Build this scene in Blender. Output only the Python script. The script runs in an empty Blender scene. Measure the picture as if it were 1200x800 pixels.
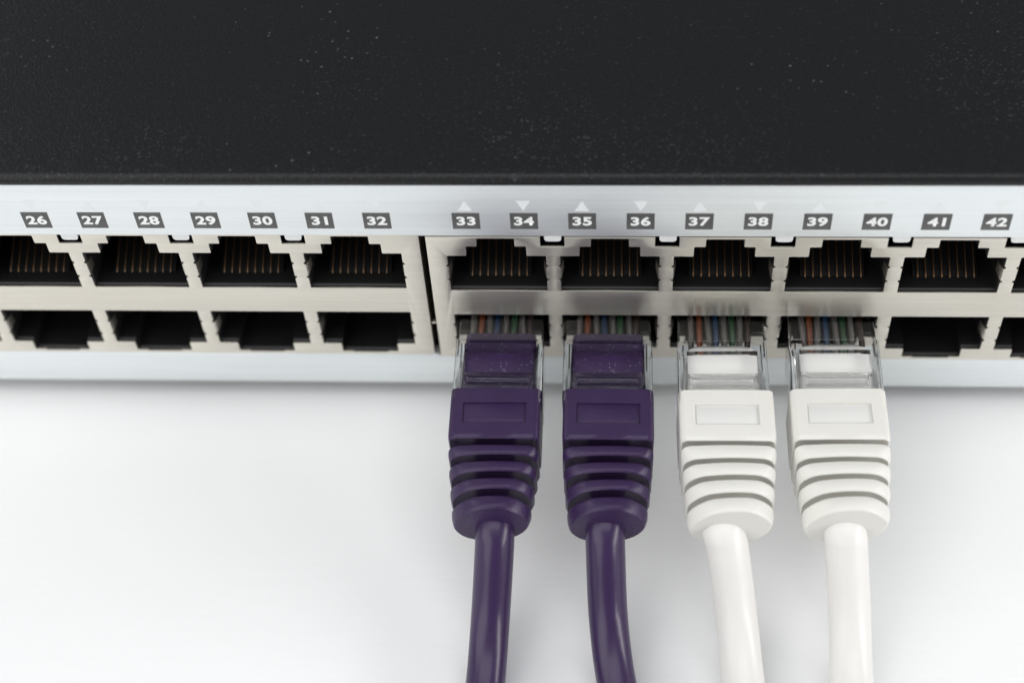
import bpy, bmesh, math, random
from mathutils import Vector, Matrix

random.seed(7)
MM = 0.001
ZT = -4.6          # table level in measured millimetres (0 = a millimetre above the switch's underside)
X0 = 75.0
def W(x, y, z): return Vector(((x - X0) * MM, y * MM, (z - ZT) * MM))

scene = bpy.context.scene
# ------------------------------------------------------------------ camera
def make_camera():
    yaw, pi, ro = -0.10611164, 0.93927454, -0.07925409
    f = Vector((math.sin(yaw) * math.cos(pi), math.cos(yaw) * math.cos(pi), -math.sin(pi)))
    rt = Vector((math.cos(yaw), -math.sin(yaw), 0)); up = rt.cross(f)
    r2 = math.cos(ro) * rt + math.sin(ro) * up
    u2 = -math.sin(ro) * rt + math.cos(ro) * up
    cam = bpy.data.cameras.new('camera'); o = bpy.data.objects.new('camera', cam)
    scene.collection.objects.link(o)
    m = Matrix((r2, u2, -f)).transposed().to_4x4()
    m.translation = W(74.962, -132.128, 190.283)
    o.matrix_world = m
    cam.sensor_width = 36; cam.lens = 60.047
    cam.clip_start = 0.005; cam.clip_end = 20
    cam.dof.use_dof = True; cam.dof.focus_distance = 0.211; cam.dof.aperture_fstop = 11.5
    cam.dof.aperture_blades = 7
    scene.camera = o
make_camera()

# ------------------------------------------------------------------ light
world = bpy.data.worlds.new('World'); scene.world = world; world.use_nodes = True
bg = world.node_tree.nodes['Background']
bg.inputs['Color'].default_value = (0.93, 0.97, 1.0, 1); bg.inputs['Strength'].default_value = 0.29

def softbox(name, loc, target, sx, sy, power, col=(1, 1, 1)):
    l = bpy.data.lights.new(name, 'AREA'); l.shape = 'RECTANGLE'; l.size = sx; l.size_y = sy
    l.energy = power; l.color = col
    o = bpy.data.objects.new(name, l); scene.collection.objects.link(o)
    o.location = loc
    o.rotation_euler = (Vector(target) - Vector(loc)).to_track_quat('-Z', 'Y').to_euler()
    return o
softbox('softbox_key', (-0.85, -0.62, 0.62), (-0.03, -0.03, 0.01), 1.4, 0.9, 8.6, (1.0, 0.985, 0.97))
softbox('softbox_fill', (0.66, -0.22, 0.24), (0.02, -0.06, 0.02), 0.60, 0.12, 3.0, (1.0, 0.985, 0.98))
softbox('softbox_overhead', (-0.05, -0.14, 0.95), (-0.05, -0.10, 0.0), 1.3, 0.6, 5.0, (1.0, 1.0, 1.0))
softbox('softbox_back', (-1.05, 0.62, 0.62), (-0.05, 0.05, 0.04), 0.5, 0.5, 3.0, (0.98, 0.99, 1.0))

vs = scene.view_settings
vs.view_transform = 'Standard'; vs.look = 'None'; vs.exposure = 0.0; vs.gamma = 1.0
vs.use_curve_mapping = False
scene.cycles.use_denoising = True
scene.cycles.max_bounces = 16; scene.cycles.transmission_bounces = 12
scene.cycles.transparent_max_bounces = 12; scene.cycles.glossy_bounces = 6
scene.cycles.diffuse_bounces = 5
scene.cycles.blur_glossy = 0.3

# ------------------------------------------------------------------ materials
def nodes_of(name):
    m = bpy.data.materials.new(name); m.use_nodes = True
    nt = m.node_tree; b = nt.nodes['Principled BSDF']
    return m, nt, b
def setp(b, **k):
    for n, v in k.items():
        n = n.replace('_', ' ')
        b.inputs[n].default_value = v
def coords(nt, scale=(1, 1, 1), out='Object'):
    tc = nt.nodes.new('ShaderNodeTexCoord'); mp = nt.nodes.new('ShaderNodeMapping')
    nt.links.new(tc.outputs[out], mp.inputs['Vector'])
    mp.inputs['Scale'].default_value = scale
    return mp.outputs['Vector']
def noise(nt, vec, scale, detail=3, rough=0.55):
    n = nt.nodes.new('ShaderNodeTexNoise'); nt.links.new(vec, n.inputs['Vector'])
    n.inputs['Scale'].default_value = scale; n.inputs['Detail'].default_value = detail
    n.inputs['Roughness'].default_value = rough
    return n.outputs['Fac']
def ramp(nt, fac, stops):
    r = nt.nodes.new('ShaderNodeValToRGB'); nt.links.new(fac, r.inputs['Fac'])
    el = r.color_ramp.elements
    el[0].position, el[0].color = stops[0][0], stops[0][1]
    el[1].position, el[1].color = stops[-1][0], stops[-1][1]
    for p, c in stops[1:-1]:
        e = el.new(p); e.color = c
    return r.outputs['Color']
def g(v): return (v, v, v, 1)
def bump(nt, b, h, strength, dist):
    bp = nt.nodes.new('ShaderNodeBump'); bp.inputs['Strength'].default_value = strength
    bp.inputs['Distance'].default_value = dist
    nt.links.new(h, bp.inputs['Height']); nt.links.new(bp.outputs['Normal'], b.inputs['Normal'])
def mixc(nt, fac, a, c):
    m = nt.nodes.new('ShaderNodeMix'); m.data_type = 'RGBA'
    for inp, v in ((m.inputs[0], fac), (m.inputs[6], a), (m.inputs[7], c)):
        if isinstance(v, (tuple, float)): inp.default_value = v
        else: nt.links.new(v, inp)
    return m.outputs[2]
def mul(nt, a, c, op='MULTIPLY'):
    m = nt.nodes.new('ShaderNodeMath'); m.operation = op
    for inp, v in ((m.inputs[0], a), (m.inputs[1], c)):
        if isinstance(v, (int, float)): inp.default_value = v
        else: nt.links.new(v, inp)
    return m.outputs[0]

def mat_table():
    m, nt, b = nodes_of('white_sheet')
    v = coords(nt)
    n1 = noise(nt, coords(nt, (120, 900, 300)), 1.0, 3)
    n2 = noise(nt, v, 14, 3)
    nt.links.new(ramp(nt, n2, [(0.3, (0.83, 0.84, 0.845, 1)), (0.7, (0.86, 0.865, 0.87, 1))]), b.inputs['Base Color'])
    setp(b, Roughness=0.55, Specular_IOR_Level=0.35)
    bump(nt, b, n1, 0.35, 0.00012)
    return m
def mat_cover():
    m, nt, b = nodes_of('black_powder_coat')
    v = coords(nt)
    grain = noise(nt, v, 3300, 2, 0.6)
    patch = noise(nt, v, 45, 2)
    vo = nt.nodes.new('ShaderNodeTexVoronoi'); nt.links.new(v, vo.inputs['Vector']); vo.inputs['Scale'].default_value = 1100
    sep = nt.nodes.new('ShaderNodeSeparateColor'); nt.links.new(vo.outputs['Color'], sep.inputs['Color'])
    pick = ramp(nt, sep.outputs[0], [(0.80, g(0)), (0.99, g(1))])
    dot = ramp(nt, vo.outputs['Distance'], [(0.06, g(1)), (0.26, g(0))])
    dens = ramp(nt, patch, [(0.42, g(0.1)), (0.68, g(1))])
    dust = mul(nt, mul(nt, pick, dot), dens)
    glint = mul(nt, ramp(nt, noise(nt, v, 2600, 2, 0.6), [(0.60, g(0)), (0.74, g(1))]), ramp(nt, noise(nt, v, 26, 3), [(0.42, g(0.12)), (0.66, g(1))]))  # powder-coat glints painted into the base colour as pale bluish specks
    nt.links.new(mixc(nt, mul(nt, dust, 0.5), mixc(nt, glint, (0.0055, 0.0058, 0.0065, 1), (0.060, 0.064, 0.074, 1)), (0.22, 0.23, 0.24, 1)), b.inputs['Base Color'])
    setp(b, Roughness=0.36, Specular_IOR_Level=0.32)
    bump(nt, b, grain, 0.8, 0.00010)
    return m
def mat_panel():
    m, nt, b = nodes_of('brushed_silver_panel')
    n1 = noise(nt, coords(nt, (25, 900, 1600)), 1.0, 3)
    n2 = noise(nt, coords(nt), 60, 3)
    nt.links.new(ramp(nt, n1, [(0.3, (0.79, 0.825, 0.835, 1)), (0.7, (0.85, 0.885, 0.895, 1))]), b.inputs['Base Color'])
    nt.links.new(ramp(nt, n2, [(0.3, g(0.36)), (0.7, g(0.46))]), b.inputs['Roughness'])
    setp(b, Metallic=0.75)
    bump(nt, b, n1, 0.15, 0.00005)
    return m
def mat_shield():
    m, nt, b = nodes_of('nickel_shield')
    n1 = noise(nt, coords(nt, (40, 900, 1800)), 1.0, 3)
    n2 = noise(nt, coords(nt), 120, 4)
    nt.links.new(ramp(nt, n1, [(0.3, (0.71, 0.675, 0.60, 1)), (0.7, (0.77, 0.735, 0.66, 1))]), b.inputs['Base Color'])
    nt.links.new(ramp(nt, n2, [(0.3, g(0.33)), (0.75, g(0.42))]), b.inputs['Roughness'])
    setp(b, Metallic=1.0, Anisotropic=0.75)
    cv = nt.nodes.new('ShaderNodeCombineXYZ'); cv.inputs[2].default_value = 1.0; nt.links.new(cv.outputs[0], b.inputs['Tangent'])
    bump(nt, b, n1, 0.22, 0.00006)
    return m
def mat_plain(name, col, rough=0.5, metal=0.0, spec=0.5, nscale=0, ndist=0.0, sss=0.0, var=0.0, coat=0.0):
    m, nt, b = nodes_of(name)
    setp(b, Roughness=rough, Metallic=metal, Specular_IOR_Level=spec)
    b.inputs['Base Color'].default_value = (*col, 1)
    if coat: b.inputs['Coat Weight'].default_value = coat; b.inputs['Coat Roughness'].default_value = 0.2
    if nscale:
        v = coords(nt); n = noise(nt, v, nscale, 3)
        if var:
            lo = tuple(c * (1 - var) for c in col) + (1,); hi = tuple(min(1, c * (1 + var)) for c in col) + (1,)
            nt.links.new(ramp(nt, noise(nt, v, nscale * 0.2, 3), [(0.3, lo), (0.7, hi)]), b.inputs['Base Color'])
        bump(nt, b, n, 0.5, ndist)
    if sss:
        b.inputs['Subsurface Weight'].default_value = sss
        b.inputs['Subsurface Radius'].default_value = (1, 0.9, 0.75); b.inputs['Subsurface Scale'].default_value = 0.0012
    return m
def mat_purple(name, rough, dust=0.0, grain=True):
    m, nt, b = nodes_of(name)
    v = coords(nt)
    base = ramp(nt, noise(nt, v, 260, 3), [(0.3, (0.028, 0.0125, 0.054, 1)), (0.7, (0.034, 0.0155, 0.064, 1))])
    if dust:
        vo = nt.nodes.new('ShaderNodeTexVoronoi'); nt.links.new(v, vo.inputs['Vector']); vo.inputs['Scale'].default_value = 4200
        sep = nt.nodes.new('ShaderNodeSeparateColor'); nt.links.new(vo.outputs['Color'], sep.inputs['Color'])
        pick = ramp(nt, sep.outputs[0], [(0.82, g(0)), (0.99, g(1))])
        dot = ramp(nt, vo.outputs['Distance'], [(0.15, g(1)), (0.35, g(0))])
        base = mixc(nt, mul(nt, mul(nt, pick, dot), dust), base, (0.55, 0.52, 0.6, 1))
    nt.links.new(base, b.inputs['Base Color'])
    setp(b, Roughness=rough, Specular_IOR_Level=0.36 if grain else 0.42)
    if not grain: bump(nt, b, noise(nt, v, 170, 3), 0.5, 0.0002)
    if grain: bump(nt, b, noise(nt, v, 2300, 2), 0.7, 0.00006)
    return m
def mat_clear():
    m, nt, b = nodes_of('clear_polycarbonate')
    setp(b, Roughness=0.03, IOR=1.5, Transmission_Weight=1.0)
    b.inputs['Base Color'].default_value = (0.97, 0.98, 0.98, 1)
    n = noise(nt, coords(nt), 700, 3)
    bump(nt, b, n, 0.25, 0.00006)
    return m

M = dict(
    table=mat_table(), cover=mat_cover(), panel=mat_panel(), shield=mat_shield(), clear=mat_clear(),
    black=mat_plain('black_plastic', (0.009, 0.009, 0.0095), 0.36, nscale=900, ndist=0.00004),
    chassis=mat_plain('dark_steel', (0.02, 0.02, 0.022), 0.5, nscale=500, ndist=0.00005),
    ink=mat_plain('grey_ink', (0.085, 0.084, 0.083), 0.55, nscale=1800, ndist=0.00002, var=0.25),
    white_ink=mat_plain('white_ink', (0.76, 0.79, 0.80), 0.6, nscale=1500, ndist=0.00002),
    digit=mat_plain('digit_ink', (0.86, 0.87, 0.87), 0.6, nscale=1500, ndist=0.00002),
    pipe=mat_plain('milky_light_pipe', (0.72, 0.73, 0.72), 0.3, sss=0.3, nscale=900, ndist=0.00003),
    pin=mat_plain('gold_contact', (0.12, 0.075, 0.045), 0.45, metal=1.0, nscale=900, ndist=0.00002),
    purple_boot=mat_purple('purple_rubber', 0.36), purple_bar=mat_purple('purple_dusty', 0.5, 0.8),
    purple_cable=mat_purple('purple_cable_skin', 0.30, 0, False),
    white_boot=mat_plain('ivory_rubber', (0.72, 0.71, 0.67), 0.45, sss=0.25, nscale=500, ndist=0.00005, var=0.015),
    white_bar=mat_plain('white_jacket', (0.72, 0.715, 0.70), 0.5, nscale=700, ndist=0.00004),
    white_cable=mat_plain('ivory_cable_skin', (0.74, 0.725, 0.70), 0.36, sss=0.2, nscale=500, ndist=0.00003),
    white_win=mat_plain('pale_window', (0.70, 0.70, 0.68), 0.4, nscale=600, ndist=0.00003),
    rubber=mat_plain('rubber_foot', (0.02, 0.02, 0.02), 0.7, nscale=600, ndist=0.00005),
    w_orange=mat_plain('wire_orange', (0.15, 0.032, 0.007), 0.4, nscale=600, ndist=0.00003),
    w_blue=mat_plain('wire_blue', (0.006, 0.03, 0.085), 0.4, nscale=600, ndist=0.00003),
    w_green=mat_plain('wire_green', (0.006, 0.05, 0.016), 0.4, nscale=600, ndist=0.00003),
    w_brown=mat_plain('wire_brown', (0.03, 0.013, 0.011), 0.4, nscale=600, ndist=0.00003),
    w_white=mat_plain('wire_white', (0.10, 0.088, 0.085), 0.4, nscale=600, ndist=0.00003),
)

# ------------------------------------------------------------------ helpers
COL = scene.collection
def link(name, me, mat=None, parent=None, loc=(0, 0, 0)):
    o = bpy.data.objects.new(name, me); COL.objects.link(o)
    if mat is not None and len(me.materials) == 0: me.materials.append(mat)
    o.location = loc
    if parent: o.parent = parent
    return o
def smooth(me, ang=35):
    for p in me.polygons: p.use_smooth = True
    try: me.set_sharp_from_angle(angle=math.radians(ang))
    except Exception: pass
def mesh(name, verts, faces, ang=35, fix=True):
    me = bpy.data.meshes.new(name)
    me.from_pydata([Vector(v) * MM for v in verts], [], faces); me.update()
    if fix:
        bm = bmesh.new(); bm.from_mesh(me); bmesh.ops.recalc_face_normals(bm, faces=bm.faces); bm.to_mesh(me); bm.free()
    smooth(me, ang)
    return me
def box_mesh(name, x0, x1, y0, y1, z0, z1, bev=0.0, seg=2):
    bm = bmesh.new(); bmesh.ops.create_cube(bm, size=1)
    for v in bm.verts:
        v.co = Vector((x0 if v.co.x < 0 else x1, y0 if v.co.y < 0 else y1, z0 if v.co.z < 0 else z1)) * MM
    if bev: bmesh.ops.bevel(bm, geom=bm.edges[:], offset=bev * MM, segments=seg, affect='EDGES', profile=0.5)
    me = bpy.data.meshes.new(name); bm.to_mesh(me); bm.free(); smooth(me)
    return me
def boxes_mesh(name, boxes, bev=0.0):
    bm = bmesh.new()
    for b in boxes:
        t = box_mesh('tmp', *b, bev=bev); bm.from_mesh(t); bpy.data.meshes.remove(t)
    me = bpy.data.meshes.new(name); bm.to_mesh(me); bm.free(); smooth(me)
    return me
def plate_mesh(name, loops, y0, y1, bev=0.0):
    """flat plate in the xz plane with holes: loops[0] outer, the rest holes; y0 front, y1 back (mm)"""
    cu = bpy.data.curves.new('tmp', 'CURVE'); cu.dimensions = '2D'; cu.fill_mode = 'BOTH'
    for lp in loops:
        sp = cu.splines.new('POLY'); sp.points.add(len(lp) - 1)
        for i, (x, z) in enumerate(lp): sp.points[i].co = (x, z, 0, 1)
        sp.use_cyclic_u = True
    cu.extrude = abs(y1 - y0) / 2 - bev; cu.bevel_depth = bev; cu.bevel_resolution = 1
    if bev: cu.offset = -bev
    o = bpy.data.objects.new('tmp', cu); COL.objects.link(o)
    dg = bpy.context.evaluated_depsgraph_get(); dg.update()
    me = bpy.data.meshes.new_from_object(o.evaluated_get(dg))
    bpy.data.objects.remove(o); bpy.data.curves.remove(cu)
    me.name = name; ym = (y0 + y1) / 2
    for v in me.vertices:
        x, z, h = v.co; v.co = Vector((x, ym - h, z)) * MM
    bm = bmesh.new(); bm.from_mesh(me)
    bmesh.ops.remove_doubles(bm, verts=bm.verts, dist=1e-7)
    bmesh.ops.recalc_face_normals(bm, faces=bm.faces); bm.to_mesh(me); bm.free()
    smooth(me, 30)
    return me
def offset_loop(lp, d):
    """offset a right-angled loop outwards by d (counter-clockwise loop)"""
    n = len(lp); out = []
    for i in range(n):
        p, a, c = lp[i], lp[i - 1], lp[(i + 1) % n]
        e1 = Vector((p[0] - a[0], p[1] - a[1])).normalized(); e2 = Vector((c[0] - p[0], c[1] - p[1])).normalized()
        n1 = Vector((e1.y, -e1.x)); n2 = Vector((e2.y, -e2.x))
        m = n1 + n2; k = d / max(0.2, m.dot(n1))
        out.append((p[0] + m.x * k, p[1] + m.y * k))
    return out
def loft(name, rings, cap0=True, cap1=True, ang=35):
    n = len(rings[0]); V = [p for r in rings for p in r]; F = []
    for k in range(len(rings) - 1):
        for i in range(n):
            j = (i + 1) % n
            F.append((k * n + i, k * n + j, (k + 1) * n + j, (k + 1) * n + i))
    if cap0: F.append(tuple(range(n))[::-1])
    if cap1: F.append(tuple((len(rings) - 1) * n + i for i in range(n)))
    return mesh(name, V, F, ang)
def rrect(hw, z0, z1, r, y, n=10):
    """rounded rectangle ring in the xz plane"""
    r = min(r, hw - 0.01, (z1 - z0) / 2 - 0.01); pts = []
    for cx, cz, a0 in ((hw - r, z1 - r, 0), (-hw + r, z1 - r, 90), (-hw + r, z0 + r, 180), (hw - r, z0 + r, 270)):
        for k in range(n + 1):
            a = math.radians(a0 + 90 * k / n); pts.append((cx + r * math.cos(a), y, cz + r * math.sin(a)))
    return pts
def tube_mesh(name, pts, rad, n=14, cap=True):
    P = [Vector(p) for p in pts]; rings = []
    up = Vector((0, 0, 1)); prev = None
    for i, p in enumerate(P):
        t = (P[min(i + 1, len(P) - 1)] - P[max(i - 1, 0)]).normalized()
        if prev is None:
            s = t.cross(up); s = s.normalized() if s.length > 1e-4 else Vector((1, 0, 0))
        else:
            s = (prev - t * prev.dot(t)).normalized()
        prev = s; b = s.cross(t)
        rr = rad[i] if isinstance(rad, (list, tuple)) else rad
        rings.append([p + (s * math.cos(a) + b * math.sin(a)) * rr for a in [2 * math.pi * k / n for k in range(n)]])
    return loft(name, rings, cap, cap, 60)
def boolean(me, cutters, name):
    o = bpy.data.objects.new('tmp', me); COL.objects.link(o); cs = []
    for c in cutters:
        co = bpy.data.objects.new('tmpc', c); COL.objects.link(co); cs.append(co)
        md = o.modifiers.new('b', 'BOOLEAN'); md.operation = 'DIFFERENCE'; md.object = co; md.solver = 'EXACT'
    o.scale = (1000,) * 3
    for co in cs: co.scale = (1000,) * 3
    dg = bpy.context.evaluated_depsgraph_get(); dg.update()
    r = bpy.data.meshes.new_from_object(o.evaluated_get(dg)); r.name = name
    for x in [o] + cs: bpy.data.objects.remove(x)
    smooth(r, 35)
    return r
def empty(name, loc, rz=0.0):
    o = bpy.data.objects.new(name, None); COL.objects.link(o); o.location = loc; o.rotation_euler = (0, 0, rz)
    o.empty_display_size = 0.01
    return o
def tag(o, label, cat, group=None):
    o['label'] = label; o['category'] = cat
    if group: o['group'] = group

# ------------------------------------------------------------------ setting: the white sheet
tb = mesh('table_surface', [(-1400, -1200, 0), (1400, -1200, 0), (1400, 1200, 0), (-1400, 1200, 0)], [(0, 1, 2, 3)])
t = link('table_surface', tb, M['table']); t['kind'] = 'structure'

# ------------------------------------------------------------------ the switch
PITCH = 13.97; GAP = 3.92
def colx(c): return c * PITCH + (GAP if c >= 4 else 0)
XL, XR = -150.0, 250.0
ROOT = W(50, 0, ZT)
sw = empty('network_switch', ROOT)
tag(sw, 'black and silver rack network switch with two rows of numbered ports', 'network switch')
def sloc(x, y, z): return W(x, y, z) - ROOT

# top cover: bent sheet with a rounded front edge
prof = [(1.3, 39.75), (-0.05, 39.78), (-0.30, 39.95), (-0.36, 40.2)]
R = 0.95
for k in range(0, 10):
    a = math.radians(180 - 10 * k); prof.append((-0.36 + R + R * math.cos(a), 40.35 + R * math.sin(a)))
prof += [(2.2, 41.32), (60, 41.3), (205, 41.3), (205, 40.3), (3.0, 40.3), (1.3, 40.1)]
V, F = [], []
n = len(prof)
for x in (XL, XR): V += [(x - 50, y, z - ZT) for y, z in prof]
for i in range(n): F.append((i, (i + 1) % n, n + (i + 1) % n, n + i))
F += [tuple(range(n))[::-1], tuple(range(n, 2 * n))]
link('top_cover', mesh('top_cover', V, F, 30), M['cover'], sw)
# dark steel body behind the panel
zb = lambda z: z - ZT
link('chassis', boxes_mesh('chassis', [(XL - 49.7, XR - 50.3, 16, 204.5, zb(-0.8), zb(40.25)), (XL - 49.7, XR - 50.3, 1.7, 16, zb(-0.8), zb(0.2)), (XL - 49.7, XR - 50.3, 1.7, 16, zb(39.3), zb(40.05)),
      (XL - 49.7, XL - 48.7, 1.7, 16, zb(0.2), zb(39.3)), (XR - 51.3, XR - 50.3, 1.7, 16, zb(0.2), zb(39.3))]), M['chassis'], sw)
for fx in (XL + 22, XR - 22):
    for fy in (28, 180):
        link('rubber_foot', bpy.data.meshes.get('rubber_foot') or loft('rubber_foot', [[(r * math.cos(a), r * math.sin(a), z) for a in [2 * math.pi * k / 28 for k in range(28)]] for r, z in ((8.0, 0), (8.6, 0.6), (9.2, -ZT - 1.2), (9.2, -ZT - 0.8))]), M['rubber'], sw, sloc(fx, fy, ZT))
# front panel: silver frame with one long cut-out
xa, xb, xm = -42.0 - 8.63, colx(11) + 8.63, 50.87
outer = [(XL, -1.0), (XR, -1.0), (XR, 39.72), (XL, 39.72)]
hole = [(xa, 5.62), (xm, 5.62), (xm, 5.22), (xb, 5.22), (xb, 30.36), (xa, 30.36)]
pm = plate_mesh('front_panel', [outer, hole], 0.0, 1.6, 0.06)
link('front_panel', pm, M['panel'], sw, sloc(0, 0, 0))

# ports: outline of one opening, main mouth plus two latch steps
def outline(up, notch=True):
    s = [(6.12, 0.0)]
    if notch:
        s += [(6.12, 2.0), (6.36, 2.15), (6.34, 2.4), (6.12, 2.5), (6.12, 4.75), (6.32, 4.85), (6.36, 5.1), (6.12, 5.3)]
    s += [(6.12, 7.0), (3.72, 7.0), (3.72, 8.83), (2.32, 8.83), (2.32, 10.3)]
    lp = s + [(-x, z) for x, z in reversed(s)]
    if not up: lp = [(x, -4.98 - z) for x, z in reversed([(x, z * 1.0 if z <= 7 else 7 + (z - 7) * (0.95 if z < 9 else 0.6)) for x, z in lp])]
    return lp
def rounded(lp, r=0.16):
    out = []; n = len(lp)
    for i in range(n):
        p = Vector(lp[i]); a = Vector(lp[i - 1]); c = Vector(lp[(i + 1) % n])
        da, dc = (a - p), (c - p)
        if da.length < 0.7 or dc.length < 0.7: out.append(tuple(p)); continue
        q1 = p + da.normalized() * r; q2 = p + dc.normalized() * r
        out += [tuple(q1), tuple((q1 + q2) / 2 * 0.42 + p * 0.58), tuple(q2)]
    return out
def shield(cols, z0, name):
    c0 = colx(cols[0]); X = lambda x: x
    L, Rr = -8.55, colx(cols[-1]) - c0 + 8.55
    top = 10.62; bot = -14.27
    out = [(L, bot), (Rr, bot), (Rr, top)]
    for c in reversed(cols[1:]):                 # light pipe notches in the top edge
        m = colx(c) - c0 - PITCH / 2
        out += [(m + 1.45, top), (m + 1.45, 8.78), (m - 1.5, 8.78), (m - 1.5, top)]
    out += [(L, top)]
    loops = [out]
    for c in cols:
        d = colx(c) - c0
        loops.append([(x + d, z) for x, z in rounded(outline(True))])
        loops.append([(x + d, z) for x, z in rounded(outline(False))])
    me = plate_mesh(name, loops, 0.0, 0.32, 0.05)
    bm = bmesh.new(); bm.from_mesh(me)
    for b in ((L + 0.02, L + 0.3, 0.33, 15, bot, top), (Rr - 0.3, Rr - 0.02, 0.33, 15, bot, top), (L + 0.31, Rr - 0.31, 0.33, 15, bot, bot + 0.2)):
        t_ = box_mesh('t', *b); bm.from_mesh(t_); bpy.data.meshes.remove(t_)
    bm.to_mesh(me); bm.free(); smooth(me, 30)
    o = link('port_shield', me, M['shield'], sw, sloc(c0, -0.01, z0))
    return o, c0
def socket_mesh(up):
    lp = outline(up, False)
    if not up: lp = [(x, z) for x, z in lp if abs(x) > 2.4]; lo = min(z for _, z in lp); lp = [(x, lo - 0.12 if z < lo + 0.05 else z) for x, z in lp]
    a = sum(lp[i - 1][0] * lp[i][1] - lp[i][0] * lp[i - 1][1] for i in range(len(lp)))
    if a < 0: lp = lp[::-1]
    rings = []
    for y, d in ((0.8, 0.6), (0.40, 0.5), (0.36, 0.24), (0.40, 0.12), (0.50, 0.02), (0.64, -0.05), (0.85, -0.09), (1.2, -0.10), (12.5, -0.16)):
        rings.append([(x, y, z) for x, z in offset_loop(lp, d)])
    return loft('port_socket', rings, False, True, 40)
SU, SD = socket_mesh(True), socket_mesh(False)
def floor_block():                                # ramp under the contact wires
    y0, y1 = 2.5, 12.3
    return mesh('contact_ramp', [(-4.0, y0, -0.1), (4.0, y0, -0.1), (4.0, y1, -0.1), (-4.0, y1, -0.1), (-4.0, y0, 0.35), (4.0, y0, 0.35), (4.0, y1, 3.4), (-4.0, y1, 3.4)],
                [(0, 1, 5, 4), (4, 5, 6, 7), (1, 2, 6, 5), (3, 0, 4, 7), (2, 3, 7, 6), (0, 3, 2, 1)])
RAMP = floor_block()
PIN = tube_mesh('contact_pin', [(0, 1.95, 0.62), (0, 2.15, 0.80), (0, 2.7, 1.05), (0, 4.5, 1.75), (0, 8, 3.2), (0, 11.5, 4.6)], [0.12, 0.14, 0.14, 0.14, 0.14, 0.14], 8)
TAB = mesh('spring_tab', [(0, 0.06, 2.5), (0, 0.06, 4.72), (-0.16, 0.32, 4.65), (-0.16, 0.32, 2.57), (-0.42, 1.6, 4.45), (-0.42, 1.6, 2.75),
                          (0.14, 0.06, 2.5), (0.14, 0.06, 4.72), (0.02, 0.4, 4.65), (0.02, 0.4, 2.57), (-0.26, 1.6, 4.45), (-0.26, 1.6, 2.75)],
           [(0, 1, 2, 3), (3, 2, 4, 5), (7, 6, 9, 8), (8, 9, 11, 10), (0, 6, 7, 1), (4, 10, 11, 5), (1, 7, 8, 2), (2, 8, 10, 4), (0, 3, 9, 6), (3, 5, 11, 9)])
PIPE = loft('light_pipe', [[(x, y, z) for x, z in lp] for y, lp in
      [(yy, [(1.04 * k, 1.5) for k in (1, -1)] + [(-1.04, 0.6), (-0.99, 0.3), (-0.86, 0.12), (-0.6, 0.03), (0.6, 0.03), (0.86, 0.12), (0.99, 0.3), (1.04, 0.6)]) for yy in (0.05, 6.0)]])
ZG = {0: 19.9, 1: 19.5}
for gi, cols in enumerate((list(range(-4, 4)), list(range(4, 12)))):
    z0 = ZG[gi]
    sh, c0 = shield(cols, z0, 'port_shield')
    for c in cols:
        for up in (True, False):
            so = link('port_socket', SU if up else SD, M['black'], sw, sloc(colx(c), 0, z0))
            if up:
                link('contact_ramp', RAMP, M['black'], so)
                for k in range(8):
                    link('contact_pin', PIN, M['pin'], so, ((k - 3.5) * 1.0 * MM, 0, 0))
            for s in (1, -1):
                tb_ = link('spring_tab', TAB, M['shield'], sh, ((colx(c) - c0 + s * 6.12) * MM, 0.02 * MM, (0 if up else -4.98 - 7.25) * MM))
                tb_.scale = (s * random.uniform(0.6, 1.25), 1, 1)
    for c in cols[1:]:
        link('light_pipe', PIPE, M['pipe'], sw, sloc(colx(c) - PITCH / 2 + 0.05, 0, 29.25 + (0.05 if gi == 0 else 0.0)))
# a sliver of solder tail in the slot between the two port blocks
link('slot_tab', box_mesh('slot_tab', -0.33, 0.33, 0, 0.6, -0.14, 0.14, 0.05), M['shield'], sw, sloc(50.87, 0.25, 12.3))

# printed port numbers and arrows
def flat_mesh(name, pts, y=-0.012):
    return mesh(name, [(x, y, z) for x, z in pts], [tuple(range(len(pts)))], fix=False)
LBL = mesh('number_label', [(-1.67, -0.012, -1.48), (1.67, -0.012, -1.48), (1.67, -0.012, 1.48), (-1.67, -0.012, 1.48)], [(0, 1, 2, 3)], fix=False)
ARU = mesh('arrow_mark', [(-0.88, -0.012, 0), (0.88, -0.012, 0), (0, -0.012, 1.85)], [(0, 1, 2)], fix=False)
ARD = mesh('arrow_mark', [(0.88, -0.012, 1.85), (-0.88, -0.012, 1.85), (0, -0.012, 0)], [(0, 1, 2)], fix=False)
DSC = []
def digits_mesh(n):
    cu = bpy.data.curves.new('t', 'FONT'); cu.body = str(n); cu.align_x = 'CENTER'; cu.size = 2.25; cu.offset = 0.085
    cu.space_character = 1.08; cu.fill_mode = 'FRONT'
    o = bpy.data.objects.new('t', cu); COL.objects.link(o)
    dg = bpy.context.evaluated_depsgraph_get(); dg.update()
    me = bpy.data.meshes.new_from_object(o.evaluated_get(dg))
    bpy.data.objects.remove(o); bpy.data.curves.remove(cu)
    xs = [v.co.x for v in me.vertices]; ys = [v.co.y for v in me.vertices]
    cx, cy = (min(xs) + max(xs)) / 2, (min(ys) + max(ys)) / 2
    kx, ky = DSC if DSC else (2.45 / (max(xs) - min(xs)), 1.6 / (max(ys) - min(ys)))
    if not DSC: DSC.extend((kx, ky))
    for v in me.vertices: v.co = Vector(((v.co.x - cx) * kx, -0.024, (v.co.y - cy) * ky)) * MM
    me.name = 'digits'; me.materials.clear()
    return me
bpy.data.meshes.remove(digits_mesh(28))
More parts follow.
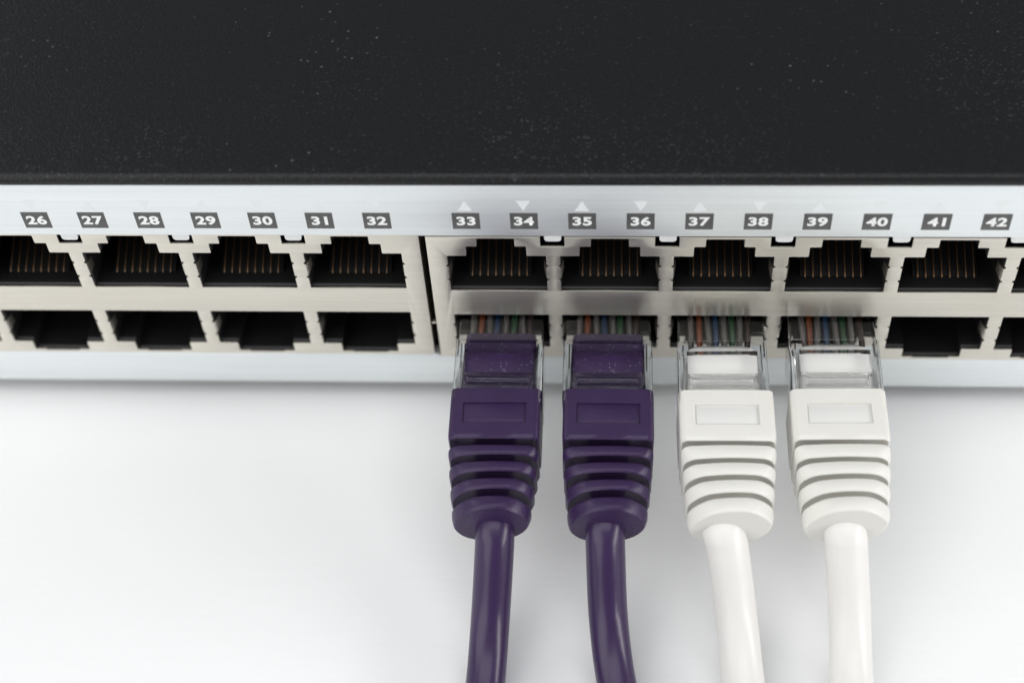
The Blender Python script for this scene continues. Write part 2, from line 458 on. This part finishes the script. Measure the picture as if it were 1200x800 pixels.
for nport in range(17, 49):
    c = (nport - 25) / 2 - 0.25
    x = c * PITCH + 0.30 + (3.81 if nport >= 33 else 0)
    lb = link('number_label', LBL, M['ink'], sw, sloc(x, 0, 33.19))
    link('digits', digits_mesh(nport), M['digit'], lb)
    link('arrow_mark', ARU if nport % 2 else ARD, M['white_ink'], sw, sloc(x, 0, 35.05))

# ------------------------------------------------------------------ patch cables
# all in a frame whose origin lies on the port face, z measured as above
def densify(rg, n=8):                            # extra points along the long flat top so that it can arch
    out = []
    for i, p in enumerate(rg):
        q = rg[(i + 1) % len(rg)]; out.append(p)
        if abs(q[0] - p[0]) > 0.0 and i % 13 == 12 and abs(q[2] - p[2]) < 1e-6:
            out += [(p[0] + (q[0] - p[0]) * k / n, p[1], p[2]) for k in range(1, n)]
    return out
def boot_mesh(hw, hw_end, gap):
    zc = 10.75; rings = []
    def sec(y, k, inset):                        # k: 0 block .. 1 tail
        w = hw + (hw_end - hw) * k ** 1.4
        hh = 3.95 - 0.25 * k; r = 0.75 + 3.0 * k ** 0.9
        cr = 0.08 + 0.75 * k ** 0.8; tw = 0.5 * k
        rg = rrect(w - inset, zc - hh + inset, zc + hh - inset, r, y, 12)
        rings.append([(x, yy, z - 1.3 * cr * (x / w) ** 2 * max(0, (z - zc) / hh) + tw * x / w + 0.5 * k * max(0, (z - zc) / hh) * (1 - (x / w) ** 2)) for x, yy, z in densify(rg)])
    # block
    for y, i in ((-11.5, 1.0), (-11.5, 0.12), (-11.6, 0.02), (-12.4, 0.0), (-15, 0.0), (-18.2, 0.0), (-18.75, 0.05), (-18.95, 0.22)): sec(y, 0.0, i)
    kf = lambda y: max(0.0, min(1.0, (-y - 18.5) / 10.6))
    gro = [(-18.95, -19.85), (-21.3, -22.2), (-23.7, -24.65), (-26.2, -27.15)]
    gro = [(a - (0.9 - gap) * 0.5 * (gi > 0), b + (0.9 - gap) * (0.5 if gi else 1.0)) for gi, (a, b) in enumerate(gro)]
    for gi, (a, b) in enumerate(gro):
        d = 3.0
        sec(a + 0.28, kf(a), 0.42); sec(a + 0.62, kf(a), 0.9); sec(a + 0.72, kf(a), d * 0.8); sec(a + 0.70, kf(a), d); sec(b + 0.1, kf(b), d); sec(b, kf(b), d * 0.9)
        e = gro[gi + 1][0] if gi < 3 else -29.0
        sec(b - 0.02, kf(b), 0.34); sec(b - 0.12, kf(b), 0.16); sec(b - 0.35, kf(b), 0.05)
        m = (b + e) / 2
        sec(m, kf(m), -0.02); sec(e + 0.36, kf(e), 0.01); sec(e + 0.18, kf(e), 0.07); sec(e + 0.04, kf(e), 0.22)
    sec(-29.0, 1, 0.24); sec(-29.02, 1, 1.6)
    me = loft('boot', rings, True, True, 40)
    top = zc + 3.95
    cut = [box_mesh('c', -3.95, 3.95, -16.7, -13.75, top - 0.28, top + 2, 0.0)]
    return boolean(me, cut, 'boot')
def plug_mesh():
    r = []
    for y, hw, z0, z1, rad in ((9.0, 5.2, 8.6, 13.6, 0.25), (8.7, 5.35, 8.4, 13.9, 0.25), (-3.75, 5.42, 8.3, 14.0, 0.25), (-3.85, 5.55, 8.2, 14.35, 0.3), (-4.05, 5.62, 8.1, 14.5, 0.3), (-13.0, 5.62, 8.1, 14.5, 0.3), (-13.2, 5.5, 8.2, 14.4, 0.3)):
        r.append(rrect(hw, z0, z1, rad, y, 3))
    me = loft('plug_body', r, True, True, 30)
    cut = box_mesh('c', -4.42, 4.42, -9.05, -5.6, 13.45, 16, 0.0)
    cut2 = box_mesh('c', -3.9, 3.9, -11.0, -9.6, 14.0, 16, 0.15)
    cut3 = [box_mesh('c', s * 4.86 - 0.09, s * 4.86 + 0.09, -14, -4.5, 9.2, 14.2, 0.0) for s in (1, -1)]
    return boolean(me, [cut, cut2] + cut3, 'plug_body')
PLUG = plug_mesh()
BAR = box_mesh('jacket_clamp', -4.38, 4.38, -9.0, -5.65, 12.9, 13.75, 0.12)
CONT = box_mesh('gold_blade', -0.15, 0.15, 3.5, 8.0, 13.0, 13.8, 0.03)
def wire_mesh(seed):
    rnd = random.Random(seed)
    dx = rnd.uniform(-0.25, 0.25)
    return tube_mesh('wire', [(0, 7, 11.6), (0, 2, 11.7), (dx * 0.2, 0, 11.8), (dx * 0.6, -2.0, 11.7), (dx, -3.3, 11.5), (dx * 1.5, -4.6, 11.0)], 0.38, 10)
ORD = ['w_white', 'w_orange', 'w_white', 'w_blue', 'w_white', 'w_green', 'w_white', 'w_brown']

def catmull(P, n=14):
    P = [Vector(p) for p in P]; P = [2 * P[0] - P[1]] + P + [2 * P[-1] - P[-2]]; out = []
    for i in range(1, len(P) - 2):
        for k in range(n):
            t = k / n; a, b, c, d = P[i - 1:i + 3]
            out.append(0.5 * ((2 * b) + (c - a) * t + (2 * a - 5 * b + 4 * c - d) * t * t + (3 * b - a - 3 * c + d) * t ** 3))
    out.append(P[-2]); return out

def patch_cable(c, dx, dy, yaw, purple, rad, path, label, zoff):
    base = W(colx(c) + dx, dy, zoff + ZT)
    root = empty('patch_cable', base, math.radians(yaw))
    tag(root, label, 'network cable', 'patch cables plugged into the lower port row')
    up = Vector((0, 0, 0)); zshift = Vector((0, 0, -ZT * MM))
    pb = link('plug_body', PLUG, M['clear'], root, zshift)
    mb = M['purple_bar'] if purple else M['white_bar']
    bar = bpy.data.meshes.get('jacket_clamp_' + ('p' if purple else 'w'))
    if not bar: bar = BAR.copy(); bar.name = 'jacket_clamp_' + ('p' if purple else 'w')
    link('jacket_clamp', bar, mb, pb)
    # flattened cable end inside the clear plug
    if purple: st = ((-1.9, 4.15, 9.2, 12.2, 0.6), (-2.1, 4.35, 9.0, 12.75, 0.8), (-3.6, 4.4, 9.0, 12.85, 0.8), (-3.9, 4.6, 9.0, 13.25, 0.8), (-13.1, 4.7, 8.9, 13.35, 1.0))
    else: st = ((-3.9, 3.6, 9.4, 12.4, 1.2), (-4.5, 4.3, 9.1, 13.1, 1.2), (-13.1, 4.6, 8.9, 13.3, 1.2))
    link('inner_jacket', loft('inner_jacket', [rrect(hw, a, b, r, y, 5) for y, hw, a, b, r in st]), mb, pb)
    for k in range(8):
        link('wire', wire_mesh(c * 10 + k), M[ORD[k]], pb, ((k - 3.5) * 1.02 * MM, 0, 0))
        link('gold_blade', CONT, M['pin'], pb, ((k - 3.5) * 1.02 * MM, 0, 0))
    key = 'boot_' + ('p' if purple else 'w')
    bt = bpy.data.meshes.get(key)
    if not bt: bt = boot_mesh(5.62 if purple else 5.86, 4.68 if purple else 5.0, 0.85 if purple else 0.55); bt.name = key
    bo = link('boot', bt, M['purple_boot'] if purple else M['white_boot'], root, zshift)
    bo.rotation_euler = (0, math.radians({4: -0.7, 5: 0.5, 6: 0.8, 7: -0.4}[c]), 0)
    wn = bpy.data.meshes.get('win_' + key)
    if not wn: wn = box_mesh('win_' + key, -3.80, 3.80, -16.55, -13.9, 14.3, 14.5, 0.05)
    link('boot_window', wn, M['purple_boot'] if purple else M['white_win'], bo)
    pts = catmull([(p[0], p[1], p[2]) for p in path])
    mw = Matrix.Translation(base) @ Matrix.Rotation(math.radians(yaw), 4, 'Z'); inv = mw.inverted()
    loc = [inv @ W(*p) / MM for p in pts]
    link('cable', tube_mesh('cable', loc, rad, 32), M['purple_cable'] if purple else M['white_cable'], root)
TBL = ZT
def run(x0, mid, r, tail):                       # out of the boot, down to the sheet and on across it
    return [(x0, -27.6, 9.7)] + mid + [(x, y, TBL + r + (0.05 if k == 0 else 0)) for k, (x, y) in enumerate(tail)]
patch_cable(4, 0.0, 0.0, 0.0, True, 2.4, run(60.0, [(60.05, -29.2, 9.3), (59.98, -31.0, 7.7), (59.45, -36.9, 1.5), (59.0, -44.1, -1.7)], 2.4, [(58.3, -55), (57.3, -75), (56, -120), (54, -200)]),
            'purple network patch cable plugged in below the 33 and 34 labels', 0)
patch_cable(5, -0.22, 0.0, 0.1, True, 2.4, run(73.45, [(73.45, -29.0, 9.3), (73.5, -30.8, 7.7), (73.9, -36.6, 1.5), (75.0, -43.8, -1.7)], 2.4, [(77.6, -55), (84, -75), (92, -120), (96, -200)]),
            'purple network patch cable beside the white cables, below the 35 and 36 labels', 0)
patch_cable(6, 0.12, 0.0, 0.9, False, 2.55, run(87.5, [(87.75, -29.0, 9.2), (88.3, -30.5, 7.6), (89.45, -36.3, 1.5), (90.25, -43.5, -1.6)], 2.55, [(91.4, -55), (94, -75), (99, -120), (106, -200)]),
            'white network patch cable beside the purple cables, below the 37 and 38 labels', 0)
patch_cable(7, 0.25, 0.35, 0.6, False, 2.55, run(102.1, [(102.3, -28.9, 9.1), (102.5, -30.3, 7.5), (103.1, -36.1, 1.5), (103.2, -43.2, -1.6)], 2.55, [(103.4, -55), (104, -75), (108, -120), (113, -200)]),
            'white network patch cable below the 39 and 40 labels, next to an empty port', 0)
for me in list(bpy.data.meshes):
    if me.users == 0: bpy.data.meshes.remove(me)
